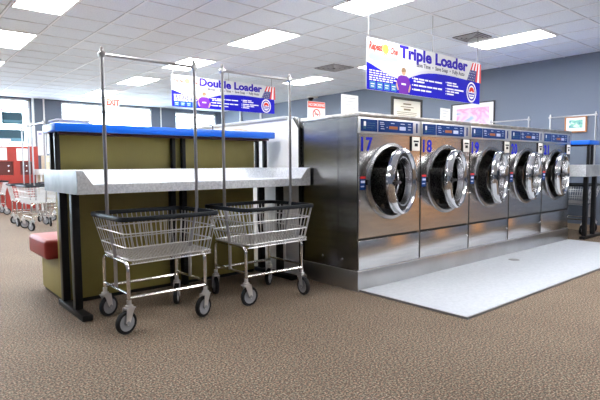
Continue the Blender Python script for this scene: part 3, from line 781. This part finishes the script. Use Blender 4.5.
# ---------------------------------------------------------------- ceiling lights
def where(ix, iy): return
lampcol = {-1.60: 'far left', 1.19: 'left', 3.98: 'middle', 6.77: 'right'}
proto_l = None
vis = {(1.19, 1): 'bright ceiling panel light at the top left corner of the photo', (1.19, 2): 'bright ceiling panel light at the left edge, below the corner one',
       (1.19, 3): 'tiny sliver of ceiling panel light at the left edge of the photo',
       (3.98, 0): 'ceiling panel light at the top centre, above the nearer hanging sign', (3.98, 1): 'large ceiling panel light left of centre, above the carts',
       (3.98, 2): 'ceiling panel light above the Double Loader sign, behind the left cart rack', (3.98, 3): 'ceiling panel light left of the Double Loader sign, above the exit sign',
       (3.98, 4): 'faint ceiling panel light nearest the far windows, above the exit sign left',
       (6.77, 0): 'ceiling panel light beside the vent, right of the Triple Loader sign', (6.77, 1): 'ceiling panel light partly behind the Triple Loader sign',
       (6.77, 2): 'ceiling panel light between the two hanging signs', (6.77, 3): 'ceiling panel light farther back, behind the Double Loader sign right end',
       (6.77, 4): 'farthest ceiling panel light in the right column, behind the sign'}
for X in (-1.60, 1.19, 3.98, 6.77):
    for k in range(-3, 5):
        Y = GY0+2.232*k
        if X < 2 and k < 0: continue
        if proto_l is None:
            l = root('ceiling_light', (X, Y, H), 'x', 'ceiling light', 'ceiling panel lights', local=True)
            f = MB(); a, b_ = GP, 2*GP
            f.box(.010, a-.010, .010, .032, -.012, -.001).box(.010, a-.010, b_-.032, b_-.010, -.012, -.001).box(.010, .032, .032, b_-.032, -.012, -.001).box(a-.032, a-.010, .032, b_-.032, -.012, -.001)
            f.build('light_frame', lampframe, l)
            B(.032, a-.032, .032, b_-.032, -.009, -.002).build('diffuser', lampm, l)
            proto_l = l
        else: l = copy_tree(proto_l)
        l.location = (X, Y, H-.001)
        l['label'] = vis.get((X, k), 'ceiling panel light outside the photo, like the others in its column')
# vents
for k, (x, y, lb) in enumerate(((6.77-GP-.03, GY0+GP-.02, 'ceiling vent beside the panel light, right of the nearer sign'), (6.77-GP, GY0+6*GP, 'ceiling vent left of the Triple Loader sign, farther back'))):
    v = root('ceiling_vent', (x+GP/2, y+GP/2, H), lb, 'vent', 'ceiling vents')
    q_ = (.74, .86)[0] if k == 0 else 1.0
    B(x+GP/2-.26*q_, x+GP/2+.26*q_, y+GP/2-.26*q_, y+GP/2+.26*q_, H-.007, H-.0012).build('vent_backing', vent_dk, v)
    f = MB(); c_ = (x+GP/2, y+GP/2)
    for q in range(4):
        r1 = (.255-q*.062)*q_; r2 = r1-.017*q_
        z1 = H-.004-.004; 
        for (a0, a1, b0, b1) in ((-r1, r1, -r1, -r2), (-r1, r1, r2, r1), (-r1, -r2, -r2, r2), (r2, r1, -r2, r2)):
            f.box(c_[0]+a0, c_[0]+a1, c_[1]+b0, c_[1]+b1, H-.020-.002*q, H-.012)
    f.build('vent_louvre', mat('vent_grey', (.50, .50, .51), .5), v)
# security camera and exit sign
sc = root('security_camera', (8.7, 9.75, 2.78), 'small dark camera under the ceiling, left of the nearer sign', 'camera')
MB().lathe([(0, -.09), (.05, -.07), (.075, -.03), (.08, 0)], (8.72, 9.85, 2.86), 'z', 18).build('dome', black, sc, smooth=True)
B(8.64, 8.899, 9.77, 9.93, 2.86, 2.893).build('mount', white, sc)
ex = root('exit_sign', (4.4, 12.2, 2.6), 'small white exit sign with red letters near the far windows', 'exit sign')
B(4.24, 4.56, 12.2, 12.25, 2.56, 2.745).build('housing', white, ex)
text_obj('lettering', 'EXIT', .19, 4.40, 12.199, 2.585, exitred, ex, sx=.80, align='CENTER', bold=.012)
MB().tube([(4.40, 12.225, 2.745), (4.40, 12.225, H)], .01, 6).build('stem', white, ex)

# ---------------------------------------------------------------- far left: red cabinet, table, posters
rc = root('red_cabinet', (2.0, 14.2, 0), 'red cabinet with small recesses below the far left window', 'cabinet')
RX0, RX1, RY = .6, 3.12, 14.05
rb = MB().box(RX0, RX1, RY+.12, RY+.45, 0, 1.62)
rb.box(RX0, RX1, RY, RY+.12, 1.24, 1.62).box(RX0, RX1, RY, RY+.12, 0, .90)
for (a, b_) in ((.6, .9), (1.3, 1.62), (1.98, 2.05), (2.55, 2.70), (2.98, 3.12)): rb.box(a, b_, RY, RY+.12, .90, 1.24)
rb.build('body', redcab, rc)
for (a, b_) in ((.9, 1.3), (1.62, 1.98), (2.05, 2.55), (2.70, 2.98)): B(a+.002, b_-.002, RY+.05, RY+.119, .902, 1.238).build('recess', darkred, rc)
kn = MB()
for xx in (1.2, 1.85, 2.45, 2.85):
    for zz in (1.0, 1.13): MB().lathe([(0, -.02), (.02, -.02), (.02, 0)], (xx, RY+.05, zz), 'y', 10).build('knob', chrome2, rc)
for (a, b_, z0, z1, lb) in ((2.10, 2.42, 1.27, 1.58, 'square white notice on the red cabinet, at the photo edge'), (2.63, 2.88, 1.26, 1.56, 'white notice on the red cabinet below the teal posters')):
    r_ = root('paper_notice', ((a+b_)/2, RY, z0), lb, 'notice', 'notices on the red cabinet')
    B(a, b_, RY-.012, RY-.002, z0, z1).build('sheet', paper, r_)
    B(a+.04, b_-.04, RY-.014, RY-.012, z1-.05, z1-.04).box(a+.04, b_-.06, RY-.014, RY-.012, z1-.12, z1-.11).build('printed_lines', mat('faint_grey_print', (.45, .46, .48), .6), r_)
for (a, b_, z0, z1, m_, lb) in ((2.43, 2.90, 2.20, 2.50, teal, 'upper dark teal poster on the far left window'), (2.30, 2.93, 1.74, 2.06, teal, 'lower dark teal poster on the far left window'),
                            (2.22, 2.60, 1.66, 1.82, paper, 'white placard standing on the red cabinet, at the photo edge'), (2.66, 2.92, 1.64, 1.76, paper, 'white placard standing on the red cabinet, under the teal posters')):
    yy = YB-.06 if m_ is teal else YB-.12
    r_ = root('poster' if m_ is teal else 'placard', ((a+b_)/2, yy, z0), lb, 'poster' if m_ is teal else 'placard')
    B(a, b_, yy, yy+.012, z0, z1).build('board', m_, r_)
    if m_ is teal:
        B(a+.03, b_-.03, yy-.002, yy, z0+.03, z0+.10).build('pale_stripe', mat('teal_pale', (.10, .26, .34), .4), r_)
lt = text_obj('window_lettering', 'LAUNDRY', .34, 2.70, YB+.035, 2.56-.20+.0, pinktxt, None, sx=.9, mirror=True, bold=.0)
lt.name = 'window_lettering'; tag(lt, 'faded rose mirrored lettering across the far left window', 'lettering')
wt = root('white_table', (3.2, 14.0, 0), 'white table by the pier between the far windows', 'table')
B(3.0, 3.62, 13.45, 14.0, .90, 1.04).build('table_top', white, wt, bevel=.008)
for (xx, yy) in ((3.03, 13.49), (3.55, 13.49), (3.03, 13.94), (3.55, 13.94)): B(xx, xx+.04, yy, yy+.04, 0, .90).build('leg', steel_lt, wt)
B(3.07, 3.55, 13.9, 13.92, .2, .90).build('back_board', beige, wt)
bb = root('change_machine', (3.3, 14.05, 1.04), 'beige box standing on the white table', 'box')
B(3.15, 3.47, 13.6, 13.9, 1.04, 1.38).build('housing', beige, bb, bevel=.01)
B(3.21, 3.41, 13.595, 13.6, 1.22, 1.32).build('front_plate', mat('pale_plate', (.7, .66, .55), .4), bb)
bo = root('bottle', (2.97, 14.0, .9), 'x', 'bottle'); bpy.data.objects.remove(bo)
for (x0, x1, z0, z1, lb) in ((3.24, 3.38, 1.40, 2.05, 'narrow white notice on the far pier, left of two'), (3.47, 3.72, 1.45, 2.10, 'white notice on the far pier, right of two')):
    r_ = root('paper_notice', ((x0+x1)/2, YB, z0), lb, 'notice', 'notices on the far pier')
    B(x0, x1, YB-.008, YB-.001, z0, z1).build('sheet', paper, r_)
    B(x0+.03, x1-.03, YB-.010, YB-.008, z1-.10, z1-.05).build('printed_heading', mat('pale_violet_print', (.40, .38, .62), .6), r_)
